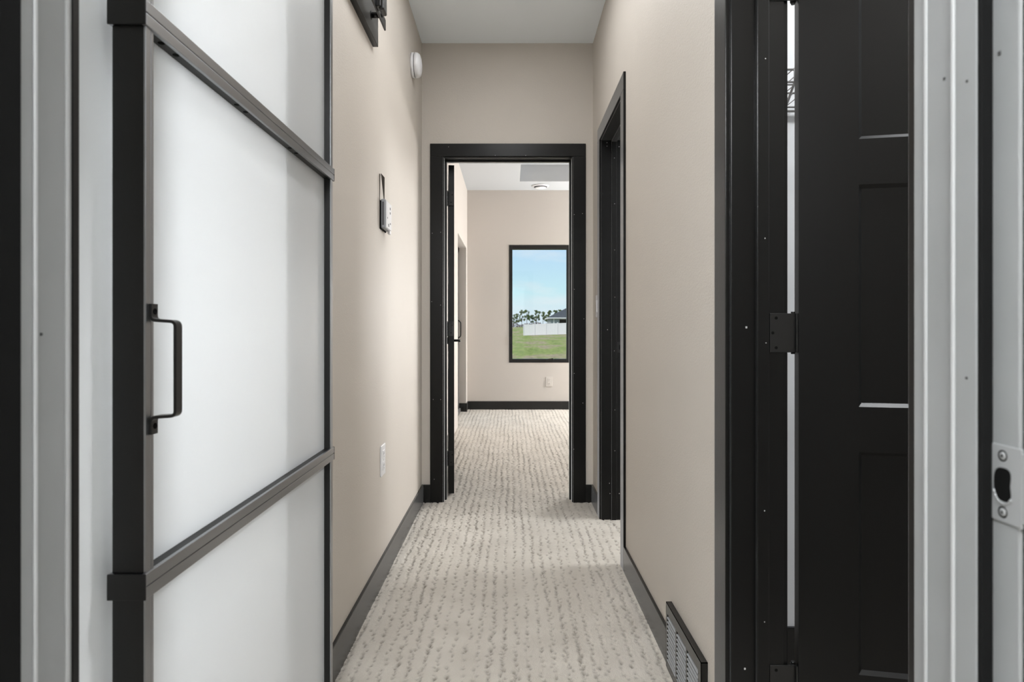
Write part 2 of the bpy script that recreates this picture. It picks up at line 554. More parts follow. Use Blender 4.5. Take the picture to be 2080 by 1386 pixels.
def door_frame(name, W, T, mat, speck_mat, back=True, ct=CT, stop=(0.054, 0.081), D=WT, proud=0.011, bev=0.0016, left_mat=None, seg=2, black_back=False):
    """local u across the opening, v into the wall from the hall face, w up; T maps (u, v, w) to the world"""
    def tb(bm, u0, u1, v0, v1, w0, w1, b=bev):
        p, q = T(u0, v0, w0), T(u1, v1, w1)
        box(bm, p[0], q[0], p[1], q[1], p[2], q[2], bev=b, seg=seg)
    bm = bmesh.new()
    tb(bm, -RO, 0, 0, D, -0.012, HD + RO)
    tb(bm, W, W + RO, 0, D, -0.012, HD + RO)
    tb(bm, 0, W, 0, D, HD, HD + RO)
    root = struct(name, bm, [mat, speck_mat])
    org = root.location

    def sub(nm, bm2, m=mat):
        return link(nm, bm2, m if isinstance(m, list) else [m, speck_mat], root, org)
    for side, (v0, v1) in enumerate([(-ct, 0.0), (D, D + CT)]):
        rv = RV if (side == 0 or not black_back) else 0.0005
        mm = [mat, speck_mat] if (side == 0 or not black_back) else [M_BLACK]  # camera-side casing goes black to stand for the unlit jamb end
        bm = bmesh.new()
        if side == 0 and left_mat:
            tb(bm, -rv - CW, -rv, -0.0165, v1, -0.012, HD + rv)
            sub('casing', bm)
            bm = bmesh.new()
            tb(bm, -rv - CW, -rv, v0, -0.0165, -0.012, HD + rv, 0.0008)
            sub('casing', bm, [left_mat, speck_mat])  # outer left casing edge blackened to carry its shade
        else:
            tb(bm, -rv - CW, -rv, v0, v1, -0.012, HD + rv)
            sub('casing', bm, mm)
        bm = bmesh.new()
        tb(bm, W + rv, W + rv + CW, v0, v1, -0.012, HD + rv)
        sub('casing', bm, mm)
        bm = bmesh.new()
        tb(bm, -rv - CW, W + rv + CW, v0, v1, HD + rv, HD + rv + CW)
        sub('casing', bm, mm)
    bm = bmesh.new()
    tb(bm, 0, proud, stop[0], stop[1], -0.012, HD)
    tb(bm, W - proud, W, stop[0], stop[1], -0.012, HD)
    tb(bm, proud, W - proud, stop[0], stop[1], HD - proud, HD)
    sub('stop', bm)
    return root, sub


def specks(sub, pts, r=0.0016, axis=1, mat=None):
    bm = bmesh.new()
    for p in pts:
        d = [r, r, r]
        d[axis] = 0.0004
        box(bm, p[0] - d[0], p[0] + d[0], p[1] - d[1], p[1] + d[1], p[2] - d[2] * random.uniform(.8, 1.4), p[2] + d[2])
    o = sub('nail_hole', bm, [mat or M_SPECK])
    return o


# trim_1: bedroom doorway in the end wall
t1, sub1 = door_frame('trim_1', DXb - DXa, lambda u, v, w: (DXa + u, YE + v, w), M_BLACK, M_SPECK)
ys = YE - CT - 0.0003
specks(sub1, [(px2(x, y, ys)[0], ys, px2(x, y, ys)[1]) for x, y in
              ((878, 474), (895, 472), (877, 613), (895, 620), (1183, 434), (1166.5, 436), (1166.5, 588), (1186, 648), (911, 298.5), (1068, 316),
               (1006, 316), (880, 812), (895, 812), (1184, 819), (1166.5, 759), (1165.5, 913), (882, 974))], r=0.0017)
# trim_2: closet opening, near on the right
t2, sub2 = door_frame('trim_2', C1b - C1a, lambda u, v, w: (XR + v, C1a + u, w), M_BLACK, M_SPECK)
yj = C1b - 0.0003
ystp = C1b - 0.011 - 0.0003
specks(sub2, [(px2(x, y, yj)[0], yj, px2(x, y, yj)[1]) for x, y in ((1516, 665), (1513, 1359))], r=0.0019)
specks(sub2, [(px2(x, y, ystp)[0], ystp, px2(x, y, ystp)[1]) for x, y in
              ((1555, 119), (1554, 484), (1556, 697), (1553, 1038), (1553, 1264))], r=0.0011)
# trim_3: second opening further down on the right
t3, sub3 = door_frame('trim_3', C2b - C2a, lambda u, v, w: (XR + v, C2a + u, w), M_BLACK, M_SPECK)
yj = C2b - 0.0003
ystp = C2b - 0.011 - 0.0003
specks(sub3, [(px2(x, y, yj)[0], yj, px2(x, y, yj)[1]) for x, y in ((1233, 290), (1233, 297), (1234, 670), (1238, 982), (1239, 1003), (1257.5, 298), (1258, 1003))], r=0.0020)
specks(sub3, [(px2(x, y, ystp)[0], ystp, px2(x, y, ystp)[1]) for x, y in ((1248, 321), (1248.5, 414), (1248.5, 508), (1249, 604), (1248, 713), (1249, 833), (1249, 916))], r=0.0016)
bm = bmesh.new()
box(bm, 0.578, 0.607, C2b - 0.0015, C2b + 0.001, 0.90, 0.957, bev=0.0006)
box(bm, 0.587, 0.598, C2b - 0.0018, C2b - 0.001, 0.916, 0.941, mi=1)
sub3('strike_plate', bm, [M_HARD, M_HOLE])
# trim_4: frame right in front of the lens
t4, sub4 = door_frame('trim_4', NX1 - NX0, lambda u, v, w: (NX0 + u, NY - v, w), M_GREY, M_DSPECK, back=True, ct=0.0255,
                      stop=(0.049, 0.0735), D=0.1005, proud=0.010, bev=0.0025, left_mat=M_BLACK, seg=4, black_back=True)
xs_ = NX1 - 0.0003
specks(sub4, [(xs_, xs_ * F / (x - CX), EYE + (CY - y) * xs_ / (x - CX)) for x, y in ((1918, 160),)], r=0.0010, axis=0, mat=M_DSPECK)
xs_ = NX1 - 0.0103
specks(sub4, [(xs_, xs_ * F / (x - CX), EYE + (CY - y) * xs_ / (x - CX)) for x, y in ((1963, 768), (1964, 165))], r=0.0008, axis=0, mat=M_DSPECK)
xs_ = NX1 - 0.0003
specks(sub4, [(xs_, xs_ * F / (x - CX), EYE + (CY - y) * xs_ / (x - CX)) for x, y in ((2030, 108),)], r=0.0012, axis=0, mat=M_DSPECK)
xl_ = NX0 + 0.0003
specks(sub4, [(xl_, xl_ * F / (x - CX), EYE + (CY - y) * xl_ / (x - CX)) for x, y in ((84, 679),)], r=0.0010, axis=0, mat=M_DSPECK)


def strike(px=NX1):
    y0, y1 = 0.4655, 0.424          # toward the camera
    z0, z1 = 0.8925, 0.9485
    bm = bmesh.new()
    box(bm, px - 0.0016, px + 0.0005, 0.4345, y0, z0, z1, bev=0.0006)
    # lip that curls past the jamb edge
    box(bm, px - 0.0016, px + 0.0002, 0.4275, 0.4345, z0 + 0.004, z1 - 0.003, bev=0.0006)
    o = sub4('strike_plate', bm, [M_STEEL])
    o['label'] = 'satin strike plate with kidney-shaped latch hole'
    # latch hole: kidney outline, dark
    bm = bmesh.new()
    zc, yc = 0.9200, 0.4505
    out = []
    for a in range(28):
        t = 2 * math.pi * a / 28
        c, s_ = math.cos(t), math.sin(t)
        yy = yc + 0.0088 * (abs(c) ** 0.7) * (1 if c > 0 else -1)
        zz = zc + 0.0122 * (abs(s_) ** 0.75) * (1 if s_ > 0 else -1)
        if c < 0:
            yy += 0.0028 * (1 - abs(s_)) * abs(c)
        out.append((yy, zz))
    va = [bm.verts.new((px - 0.0019, y, z)) for y, z in out]
    vb = [bm.verts.new((px - 0.0012, y, z)) for y, z in out]
    bm.faces.new(va)
    bm.faces.new(list(reversed(vb)))
    n = len(out)
    for i in range(n):
        bm.faces.new((va[i], vb[i], vb[(i + 1) % n], va[(i + 1) % n]))
    h = link('latch_hole', bm, M_HOLE, o, t4.location)
    # shiny lower rim of the hole
    bm = bmesh.new()
    prev = None
    pts = []
    for i in range(9):
        t = math.radians(200 + i * 15)
        pts.append((px - 0.0018, yc - 0.0094 * math.cos(t), zc - 0.0005 + 0.0136 * math.sin(t)))
    for a, b in zip(pts, pts[1:]):
        cyl(bm, a, b, 0.0009, n=8)
    link('hole_rim', bm, M_STEEL, o, t4.location)
    for z in (0.9408, 0.8998):
        bm = bmesh.new()
        lathe(bm, [(0.0042, 0), (0.0042, 0.0003), (0.0033, 0.0002)], (px - 0.0015, 0.4512, z), (-1, 0, 0), n=22, mi=1)
        lathe(bm, [(0.0031, 0), (0.0029, 0.0005), (0.0014, 0.0006)], (px - 0.0015, 0.4512, z), (-1, 0, 0), n=22)
        box(bm, px - 0.0023, px - 0.0020, 0.4504, 0.4520, z - 0.0009, z + 0.0009, mi=1)
        link('screw', bm, [M_STEEL, M_HOLE], o, t4.location)


strike()
M_STOP_SHADE = paint('black_stop_shade', (0.006, 0.006, 0.006), rough=0.9, spec=0.1)
for xa, xb in ((NX0 + 0.0005, NX0 + 0.0102), (NX1 - 0.0102, NX1 - 0.0005)):  # added black strips paint the shade on the stops' camera side
    bm = bmesh.new()
    if xa < 0:
        box(bm, xa, xb + 0.001, 0.4520, 0.4755, -0.01, HD - 0.002, bev=0.002)
    else:
        box(bm, xa, xb, 0.4610, 0.4650, -0.01, HD - 0.002, bev=0.0015)
    sub4('stop_shade', bm, [M_STOP_SHADE])['label'] = 'black strip painted as shade beside the stop'
M_EDGE_HL = paint('pale_edge_highlight', (0.40, 0.405, 0.405), rough=0.45)  # pale strips paint highlights along the frame edges
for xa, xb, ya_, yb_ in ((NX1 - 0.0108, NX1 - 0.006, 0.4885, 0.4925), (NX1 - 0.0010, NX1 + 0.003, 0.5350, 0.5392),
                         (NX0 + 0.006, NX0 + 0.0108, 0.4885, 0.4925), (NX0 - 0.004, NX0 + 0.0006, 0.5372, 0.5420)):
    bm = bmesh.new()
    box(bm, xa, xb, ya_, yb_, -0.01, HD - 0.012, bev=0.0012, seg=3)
    sub4('edge_highlight', bm, [M_EDGE_HL])['label'] = 'pale strip painted as an edge highlight'


M_LIT_STRIP = paint('pale_lit_strip', (0.84, 0.855, 0.86), rough=0.4, spec=0.4)  # for an added strip; the brightness there is put into its pale colour
struct('added_lit_strip', boxes((XL - 0.002, XL + BBT, 0.700, LO_a, -0.01, 2.06), (XL - 0.002, XL + BBT, LO_b, LO_b + 0.075, -0.01, 2.06),
                       (XL - WT, XL + BBT, LO_a - 0.001, LO_a + 0.018, -0.01, 2.06), bev=0.0012), M_LIT_STRIP)


# ------------------------------------------------------------------ panelled doors
def leaf(W, Hh, z0, st, panels, th=0.035, ins=0.008, dep=0.008):
    """panels: list of (za, zb). Front face at y = 0 looking to -y; both sides are panelled."""
    bm = bmesh.new()
    zs = [z0]
    for a, b in panels:
        zs += [a, b]
    zs.append(Hh)
    us = [0, st, W - st, W]

    def quad(a, b, c, d):
        bm.faces.new([bm.verts.new(p) for p in (a, b, c, d)])
    for side in (0, 1):
        y = 0.0 if side == 0 else th
        yi = dep if side == 0 else th - dep
        for i in range(3):
            for j in range(len(zs) - 1):
                u0, u1, a, b = us[i], us[i + 1], zs[j], zs[j + 1]
                if i == 1 and j % 2 == 1:
                    o = [(u0, y, a), (u1, y, a), (u1, y, b), (u0, y, b)]
                    n = [(u0 + ins, yi, a + ins), (u1 - ins, yi, a + ins), (u1 - ins, yi, b - ins), (u0 + ins, yi, b - ins)]
                    for k in range(4):
                        quad(o[k], o[(k + 1) % 4], n[(k + 1) % 4], n[k])
                    quad(*n)
                else:
                    quad((u0, y, a), (u1, y, a), (u1, y, b), (u0, y, b))
    for a, b in ((0, 1), (1, 0)):
        u = 0 if a == 0 else W
        for j in range(len(zs) - 1):
            quad((u, 0, zs[j]), (u, th, zs[j]), (u, th, zs[j + 1]), (u, 0, zs[j + 1]))
    for z in (z0, Hh):
        for i in range(3):
            quad((us[i], 0, z), (us[i + 1], 0, z), (us[i + 1], th, z), (us[i], th, z))
    bmesh.ops.remove_doubles(bm, verts=bm.verts[:], dist=1e-5)
    return bm


PAN = [(0.280, 0.764), (0.862, 1.345), (1.444, 1.926)]


def hinged_door(name, label, loc, rotz, W, lever_z, knob_u):
    root = thing(name, label, 'door', loc, rotz, kind='structure')
    lpart('door_leaf', leaf(W, 2.034, 0.014, 0.122, PAN), M_DOOR, root)
    return root


def lever(root, u, z, side, toward):
    """lever handle on the face at y = 0 (side -1) or y = th (side +1)"""
    y = 0.0 if side < 0 else 0.035
    bm = bmesh.new()
    cyl(bm, (u, y, z), (u, y + side * 0.008, z), 0.026, 28)
    cyl(bm, (u, y + side * 0.008, z), (u, y + side * 0.052, z), 0.009, 20)
    box(bm, u - (0.009 if toward > 0 else 0.11), u + (0.11 if toward > 0 else 0.009), y + side * 0.040, y + side * 0.054, z - 0.009, z + 0.009, bev=0.004)
    lpart('lever_handle', bm, M_HARD, root)


# closet door, swung into the closet, seen from the hall side
A1 = math.radians(-11)
d1 = hinged_door('door_1', 'black three-panel closet door standing open on its hinges, right of the hall', (0.6375, 1.370, 0), A1, 0.605, 0.95, 0.54)
lever(d1, 0.545, 0.93, -1, -1)
lever(d1, 0.545, 0.93, 1, -1)
inv1 = Matrix.Rotation(-A1, 4, 'Z') @ Matrix.Translation((-0.6375, -1.370, 0))


def hinge(root, inv, pin, jamb_box, leaf_box, z0, z1, dots):
    bm = bmesh.new()
    n = 5
    h = (z1 - z0) / n
    for i in range(n):
        cyl(bm, (pin[0], pin[1], z0 + i * h + 0.0004), (pin[0], pin[1], z0 + (i + 1) * h - 0.0004), 0.0066, 18)
    cyl(bm, (pin[0], pin[1], z1), (pin[0], pin[1], z1 + 0.004), 0.0045, 14)
    cyl(bm, (pin[0], pin[1], z0 - 0.004), (pin[0], pin[1], z0), 0.0045, 14)
    box(bm, *jamb_box, z0, z1, bev=0.0008)
    box(bm, *leaf_box, z0, z1, bev=0.0008)
    for d in dots:
        cyl(bm, d[0], d[1], 0.0035, 14, mi=1)
    bmesh.ops.transform(bm, matrix=inv, verts=bm.verts[:])
    lpart('hinge', bm, [M_HARD, M_HOLE], root)


for z0 in (0.196, 0.979, 1.762):
    z1 = z0 + 0.087
    dots = []
    for dx, fz in ((0.0035, 0.12), (-0.004, 0.5), (0.0035, 0.88)):
        zz = z0 + (z1 - z0) * fz
        dots.append(((0.588 + dx, C1b - 0.0028, zz), (0.588 + dx, C1b - 0.0008, zz)))
    hinge(d1, inv1, (0.6335, 1.3885), (0.578, 0.6335, C1b - 0.0025, C1b + 0.0005), (0.6335, 0.6385, 1.372, 1.392), z0, z1, dots)

# bedroom door, swung into the bedroom, seen on its hinge edge
A2 = math.radians(96)
d2 = hinged_door('door_2', 'black bedroom door standing open edge-on inside the far doorway', (-0.3435, 3.8165, 0), A2, 0.757, 0.94, 0.69)
lever(d2, 0.697, 0.941, -1, -1)
lever(d2, 0.697, 0.941, 1, -1)
inv2 = Matrix.Rotation(-A2, 4, 'Z') @ Matrix.Translation((0.3435, -3.8165, 0))
for z0 in (0.188, 0.983, 1.784):
    z1 = z0 + 0.088
    dots = [((-0.362, 3.809, z0 + 0.02), (-0.362, 3.8065, z0 + 0.02)), ((-0.355, 3.809, z0 + 0.066), (-0.355, 3.8065, z0 + 0.066))]
    hinge(d2, inv2, (-0.3868, 3.8075), (-0.3935, -0.391, 3.770, 3.8075), (-0.3868, -0.349, 3.807, 3.8095), z0, z1, dots)

# ------------------------------------------------------------------ sliding barn door
BXf, BXb = -0.4520, -0.4940          # stile front and back
RXf, RXb = -0.4497, -0.4968          # rails wrap a little further out
BY0, BY1 = 0.7695, 1.5835
ST = 0.0185
bd = thing('door', 'black framed sliding barn door with three frosted white panels, across the left wall', 'door', (-0.473, 1.176, 0.012), kind='thing')
for a in (BY0, BY1 - ST):
    bm = bmesh.new()
    box(bm, BXb, BXf - 0.0015, a, a + ST, 0.013, 2.150, bev=0.001, mi=1)
    # two raised ribs along the face of the extrusion
    box(bm, BXf - 0.003, BXf, a, a + ST * 0.60, 0.013, 2.150, bev=0.0006)
    box(bm, BXf - 0.003, BXf - 0.0006, a + ST * 0.68, a + ST, 0.013, 2.150, bev=0.0006)
    part('stile', bm, [M_ALU, M_CAP], bd)  # grey front ribs, black core: sheen and shade put into the colours
RAILS = [(0.014, 0.046), (0.6975, 0.7290), (1.4092, 1.4405), (2.119, 2.151)]
for i, (za, zb) in enumerate(RAILS):
    bm = bmesh.new()
    zm = (za + zb) / 2
    e = 0.003
    box(bm, RXb + 0.002, RXf - 0.002, BY0 - e, BY1 + e, za + 0.0005, zb - 0.0005, mi=1)
    for s in (0, 1):
        x0, x1 = (RXf - 0.006, RXf) if s == 0 else (RXb, RXb + 0.006)
        box(bm, x0, x1, BY0 - e, BY1 + e, zm + 0.0006, zb, bev=0.0009)
        box(bm, x0, x1, BY0 - e, BY1 + e, za, zm - 0.0006, bev=0.0009)
    rl = part('rail', bm, [M_ALU, M_CAP], bd)  # rails likewise: sheen painted grey on the faces, shade black on the core
    for y0, y1 in ((BY0 - e - 0.0022, BY0 - e), (BY1 + e, BY1 + e + 0.0022)):
        bm = bmesh.new()
        box(bm, RXb - 0.0004, RXf + 0.0004, y0, y1, za - 0.0004, zb + 0.0004, bev=0.0008)
        part('end_cap', bm, M_CAP, rl, 'black end cap', top=bd)
    for y in (0.818, 0.854, 1.044, 1.079, 1.295, 1.334):
        if i in (1, 2):
            bm = bmesh.new()
            cyl(bm, (-0.4600, y, za - 0.0003), (-0.4600, y, za + 0.003), 0.0042, 18)
            part('screw_hole', bm, M_HOLE, rl, top=bd)
for (a, b) in zip(RAILS, RAILS[1:]):
    bm = bmesh.new()
    box(bm, -0.4735, -0.4690, BY0 + 0.006, BY1 - 0.006, a[1] - 0.004, b[0] + 0.004)
    part('frosted_panel', bm, M_FROST, bd, 'frosted white glass panel')
bm = bmesh.new()
pth = rounded([(-0.4500, 1.0640), (-0.4500, 1.0435), (-0.4190, 1.0415), (-0.4190, 0.9235), (-0.4500, 0.9215), (-0.4500, 0.9000)], 0.0065, 6)
sweep_rect(bm, pth, 0.7755, 0.7892, 0.0038)
hd = part('pull_handle', bm, M_HARD, bd, 'black strap pull handle')
for z in (1.0545, 0.9100):
    bm = bmesh.new()
    lathe(bm, [(0.0040, 0), (0.0038, 0.0010), (0.0020, 0.0014), (0.0018, 0.0006)], (-0.4483, 0.7830, z), (1, 0, 0), n=16)
    part('screw', bm, M_HOLE, hd, top=bd)
for y in (0.93, 1.42):
    bm = bmesh.new()
    box(bm, -0.4497, -0.4447, y - 0.020, y + 0.020, 1.99, 2.235, bev=0.001)
    cyl(bm, (-0.4745, y, 2.213), (-0.4615, y, 2.213), 0.0265, 32)
    cyl(bm, (-0.4745, y, 2.213), (-0.4400, y, 2.213), 0.008, 16)
    part('roller_hanger', bm, M_HARD, bd)

# track above it
tr = thing('barn_door_track', 'black sliding door track on a header board, high on the left wall', 'door track', (-0.50, 1.3, 2.105))
bm = bmesh.new()
box(bm, XL - 0.002, -0.5030, 0.50, 2.367, 2.105, 2.235, bev=0.0012)
part('header_board', bm, M_BLACK, tr)
bm = bmesh.new()
box(bm, -0.4710, -0.4650, 0.58, 2.323, 2.146, 2.186, bev=0.0012)
tb_ = part('rail', bm, M_HARD, tr)
for y in (0.70, 1.10, 1.50, 1.90, 2.245):
    bm = bmesh.new()
    cyl(bm, (-0.504, y, 2.166), (-0.4705, y, 2.166), 0.0105, 20)
    cyl(bm, (-0.504, y, 2.166), (-0.500, y, 2.166), 0.0150, 20)
    part('spacer', bm, M_HARD, tr)
    bm = bmesh.new()
    cyl(bm, (-0.4655, y, 2.166), (-0.4605, y, 2.166), 0.0085, 6)
    cyl(bm, (-0.4605, y, 2.166), (-0.4590, y, 2.166), 0.0050, 12)
    part('bolt', bm, M_HARD, tr)
bm = bmesh.new()
box(bm, -0.4660, -0.4480, 2.150, 2.186, 2.150, 2.182, bev=0.003)
box(bm, -0.4560, -0.4380, 2.155, 2.210, 2.142, 2.205, bev=0.005)
box(bm, -0.4800, -0.4560, 2.150, 2.186, 2.185, 2.192, bev=0.001)
cyl(bm, (-0.4780, 2.168, 2.190), (-0.4780, 2.168, 2.203), 0.006, 14)
part('end_stop', bm, M_HARD, tr)

# ------------------------------------------------------------------ small things on the walls
# smoke alarm on the left wall
ya, za_ = 3.300, 2.430
sa = thing('smoke_alarm', 'round white smoke alarm high on the left wall near the end corner', 'smoke alarm', (XL, ya, za_))
bm = bmesh.new()
lathe(bm, [(0.060, 0), (0.064, 0.003), (0.064, 0.014), (0.060, 0.0165)], (XL, ya, za_), (1, 0, 0))
part('mounting_base', bm, M_PLAST, sa)
bm = bmesh.new()
lathe(bm, [(0.0605, 0.0160), (0.0605, 0.0195)], (XL, ya, za_), (1, 0, 0))
part('vent_slot', bm, M_GROOVE, sa, 'dark vent slot')
bm = bmesh.new()
lathe(bm, [(0.062, 0.019), (0.0645, 0.021), (0.063, 0.034), (0.055, 0.045), (0.038, 0.051), (0.014, 0.0525), (0.012, 0.0545), (0.001, 0.055)], (XL, ya, za_), (1, 0, 0))
part('cover', bm, M_PLAST, sa)

# thermostat dangling from its strap on the left wall
th = thing('thermostat', 'light grey thermostat unit hanging by a dark strap on the left wall', 'thermostat', (XL, 2.55, 1.432))
ty0, ty1, tz0, tz1 = 2.487, 2.597, 1.432, 1.552
bm = bmesh.new()
box(bm, XL, XL + 0.005, ty0 - 0.002, ty1 + 0.002, tz0 - 0.001, tz1 - 0.006, bev=0.0015)
part('wall_plate', bm, M_HOLE, th, 'dark wall plate')
bm = bmesh.new()
box(bm, XL + 0.005, XL + 0.0235, ty0, ty1, tz0 + 0.002, tz1, bev=0.005, seg=3)
hs = part('housing', bm, M_PLASTD, th)
bm = bmesh.new()
box(bm, XL + 0.0230, XL + 0.0275, ty0 + 0.006, ty1 - 0.002, tz0 + 0.006, tz1 - 0.006, bev=0.0016)
fp = part('face_plate', bm, M_PLAST, th, 'white face plate')
for (a, b, c, d) in ((0.070, 0.084, 0.088, 0.098), (0.070, 0.084, 0.070, 0.079), (0.020, 0.028, 0.044, 0.050), (0.072, 0.086, 0.028, 0.034), (0.040, 0.054, 0.014, 0.026)):
    bm = bmesh.new()
    box(bm, XL + 0.0270, XL + 0.0279, ty0 + a, ty0 + b, tz0 + c, tz0 + d)
    part('button', bm, M_GROOVE, fp, 'grey button', top=th)
bm = bmesh.new()
box(bm, XL + 0.010, XL + 0.018, ty0 - 0.0004, ty0 + 0.001, tz0 + 0.014, tz1 - 0.012, bev=0.0003)
part('side_vent', bm, M_GROOVE, hs, top=th)
bm = bmesh.new()
box(bm, XL + 0.016, XL + 0.0265, ty1 - 0.030, ty1 - 0.006, tz0 - 0.010, tz0 + 0.004, bev=0.002)
part('release_tab', bm, M_PLAST, th)
def flat_strap(pix, Y):
    """thin band hanging in the plane y = Y, outline given by where the photo shows it"""
    bm = bmesh.new()
    a, b = [], []
    for x, y in pix:
        X, Z = px2(x, y, Y)
        a.append(bm.verts.new((X, Y, Z)))
        b.append(bm.verts.new((X, Y + 0.0012, Z)))
    n = len(a)
    bm.faces.new(a)
    bm.faces.new(list(reversed(b)))
    for k in range(n):
        bm.faces.new((a[k], a[(k + 1) % n], b[(k + 1) % n], b[k]))
    part('strap', bm, M_STRAP, th, 'dark strap')


flat_strap([(770.4, 351.5), (772.6, 354.5), (771.6, 409), (770.4, 409)], 2.484)
flat_strap([(773.6, 351.5), (781.2, 360.7), (781.0, 408), (779.6, 408)], 2.490)


def outlet(label, org, ax_u, nrm, group, pm):
    """plate centred on org; ax_u in-wall horizontal unit vector, nrm out of the wall"""
    u, n = Vector(ax_u), Vector(nrm)
    e = thing('wall_outlet', label, 'outlet', org, group=group)

    def lb(bm, u0, u1, n0, n1, z0, z1, bev=0.0, mi=0):
        o = Vector(org)
        p = o + u * u0 + n * n0
        q = o + u * u1 + n * n1
        box(bm, p.x, q.x, p.y, q.y, org[2] + z0, org[2] + z1, bev=bev, mi=mi)
    bm = bmesh.new()
    lb(bm, -0.041, 0.041, 0, 0.0058, -0.0625, 0.0625, bev=0.0022)
    part('cover_plate', bm, pm, e)
    for zc in (0.0235, -0.0235):
        bm = bmesh.new()
        lb(bm, -0.0165, 0.0165, 0.005, 0.0078, zc - 0.0170, zc + 0.0170, bev=0.0012)
        f = part('receptacle', bm, pm, e)
        bm = bmesh.new()
        lb(bm, -0.0080, -0.0055, 0.0070, 0.0081, zc - 0.002, zc + 0.008)
        lb(bm, 0.0055, 0.0080, 0.0070, 0.0081, zc - 0.002, zc + 0.008)
        lb(bm, -0.0020, 0.0020, 0.0070, 0.0081, zc - 0.011, zc - 0.007)
        part('slot', bm, M_GROOVE, f, top=e)
    bm = bmesh.new()
    o = Vector(org)
    cyl(bm, o + n * 0.0055, o + n * 0.0066, 0.003, 12)
    part('screw', bm, M_PLASTG, e)


outlet('white duplex outlet low on the left wall of the hallway', (XL, 2.536, 0.494), (0, 1, 0), (1, 0, 0), None, M_PLAST)
xo, zo = px2(1115.5, 775.5, YB)
outlet('small cream duplex outlet under the bedroom window', (xo, YB, zo), (1, 0, 0), (0, -1, 0), None, M_CREAM)

# switch seen edge-on on the right wall
sw = thing('light_switch', 'white light switch plate seen edge-on between the two far door casings', 'light switch', (XR, 3.482, 1.155))
bm = bmesh.new()
box(bm, XR - 0.0058, XR, 3.441, 3.523, 1.0925, 1.2175, bev=0.0022)
part('cover_plate', bm, M_PLAST, sw)
bm = bmesh.new()
box(bm, XR - 0.0085, XR - 0.0050, 3.4655, 3.4985, 1.122, 1.188, bev=0.0012)
part('rocker', bm, M_PLAST, sw)

# air register at floor level on the right wall
GX = 0.4745
rg = thing('air_register', 'dark grey louvred air register at floor level on the right wall', 'air register', (0.483, 1.716, 0.0))
ry0, ry1, rz0, rz1 = 1.5425, 1.8880, 0.006, 0.2005
GR = [(1.567, 1.663), (1.675, 1.767), (1.779, 1.872)]
lz0, lz1 = 0.030, 0.170
bm = bmesh.new()
ye = [ry0] + [v for g in GR for v in g] + [ry1]
for i in range(0, len(ye), 2):
    box(bm, GX, GX + 0.0015, ye[i], ye[i + 1], rz0, rz1)
for g in GR:
    box(bm, GX, GX + 0.0015, g[0], g[1], rz0, lz0)
    box(bm, GX, GX + 0.0015, g[0], g[1], lz1, rz1)
box(bm, GX, XR, ry0, ry0 + 0.002, rz0, rz1)
box(bm, GX, XR, ry1 - 0.002, ry1, rz0, rz1)
box(bm, GX, XR, ry0, ry1, rz1 - 0.002, rz1)
box(bm, GX, XR, ry0, ry1, rz0, rz0 + 0.002)
part('frame', bm, M_BASE, rg)
bm = bmesh.new()
box(bm, XR - 0.002, XR - 0.0005, ry0 + 0.003, ry1 - 0.003, rz0 + 0.003, rz1 - 0.003)
for g in GR:
    box(bm, GX + 0.0002, GX + 0.0150, g[1] - 0.0005, g[1] + 0.0015, rz0 + 0.003, rz1 - 0.003)
    box(bm, GX + 0.0016, GX + 0.0150, g[0] - 0.0015, g[0], rz0 + 0.003, rz1 - 0.003)
part('duct_backing', bm, M_HOLE, rg)
nl = 11
for g in GR:
    bm = bmesh.new()
    for i in range(nl):
        z = lz0 + (i + 0.5) * (lz1 - lz0) / nl
        # each louvre is a blade leaning out at the bottom
        t = 0.0011
        p = [(GX - 0.0012, z - 0.0052), (GX + 0.0135, z + 0.0040)]
        va = []
        for y in (g[0], g[1]):
            va.append([bm.verts.new((p[0][0], y, p[0][1])), bm.verts.new((p[1][0], y, p[1][1])),
                       bm.verts.new((p[1][0], y, p[1][1] + t)), bm.verts.new((p[0][0], y, p[0][1] + t))])
        a, b = va
        for k in range(4):
            bm.faces.new((a[k], a[(k + 1) % 4], b[(k + 1) % 4], b[k]))
        bm.faces.new(list(reversed(a)))
        bm.faces.new(b)
    part('louver_bank', bm, M_LOUV, rg, 'louvres toned lighter as if lit from above')

# round ceiling vent in the bedroom
xc, _ = px2(1098, 378, 7.60)
cv = thing('ceiling_vent', 'small round white vent on the bedroom ceiling beside the tray', 'ceiling vent', (xc, 7.60, BC))
bm = bmesh.new()
lathe(bm, [(0.100, 0), (0.104, 0.004), (0.098, 0.012), (0.082, 0.016), (0.078, 0.010)], (xc, 7.60, BC), (0, 0, -1))
part('outer_ring', bm, M_PLAST, cv)
bm = bmesh.new()
lathe(bm, [(0.080, 0.010), (0.080, 0.020), (0.060, 0.024)], (xc, 7.60, BC), (0, 0, -1))
part('throat', bm, M_GROOVE, cv, 'dark throat')
bm = bmesh.new()
lathe(bm, [(0.064, 0.023), (0.068, 0.027), (0.060, 0.032), (0.03, 0.034), (0.002, 0.0345)], (xc, 7.60, BC), (0, 0, -1))
part('diffuser', bm, M_PLAST, cv)

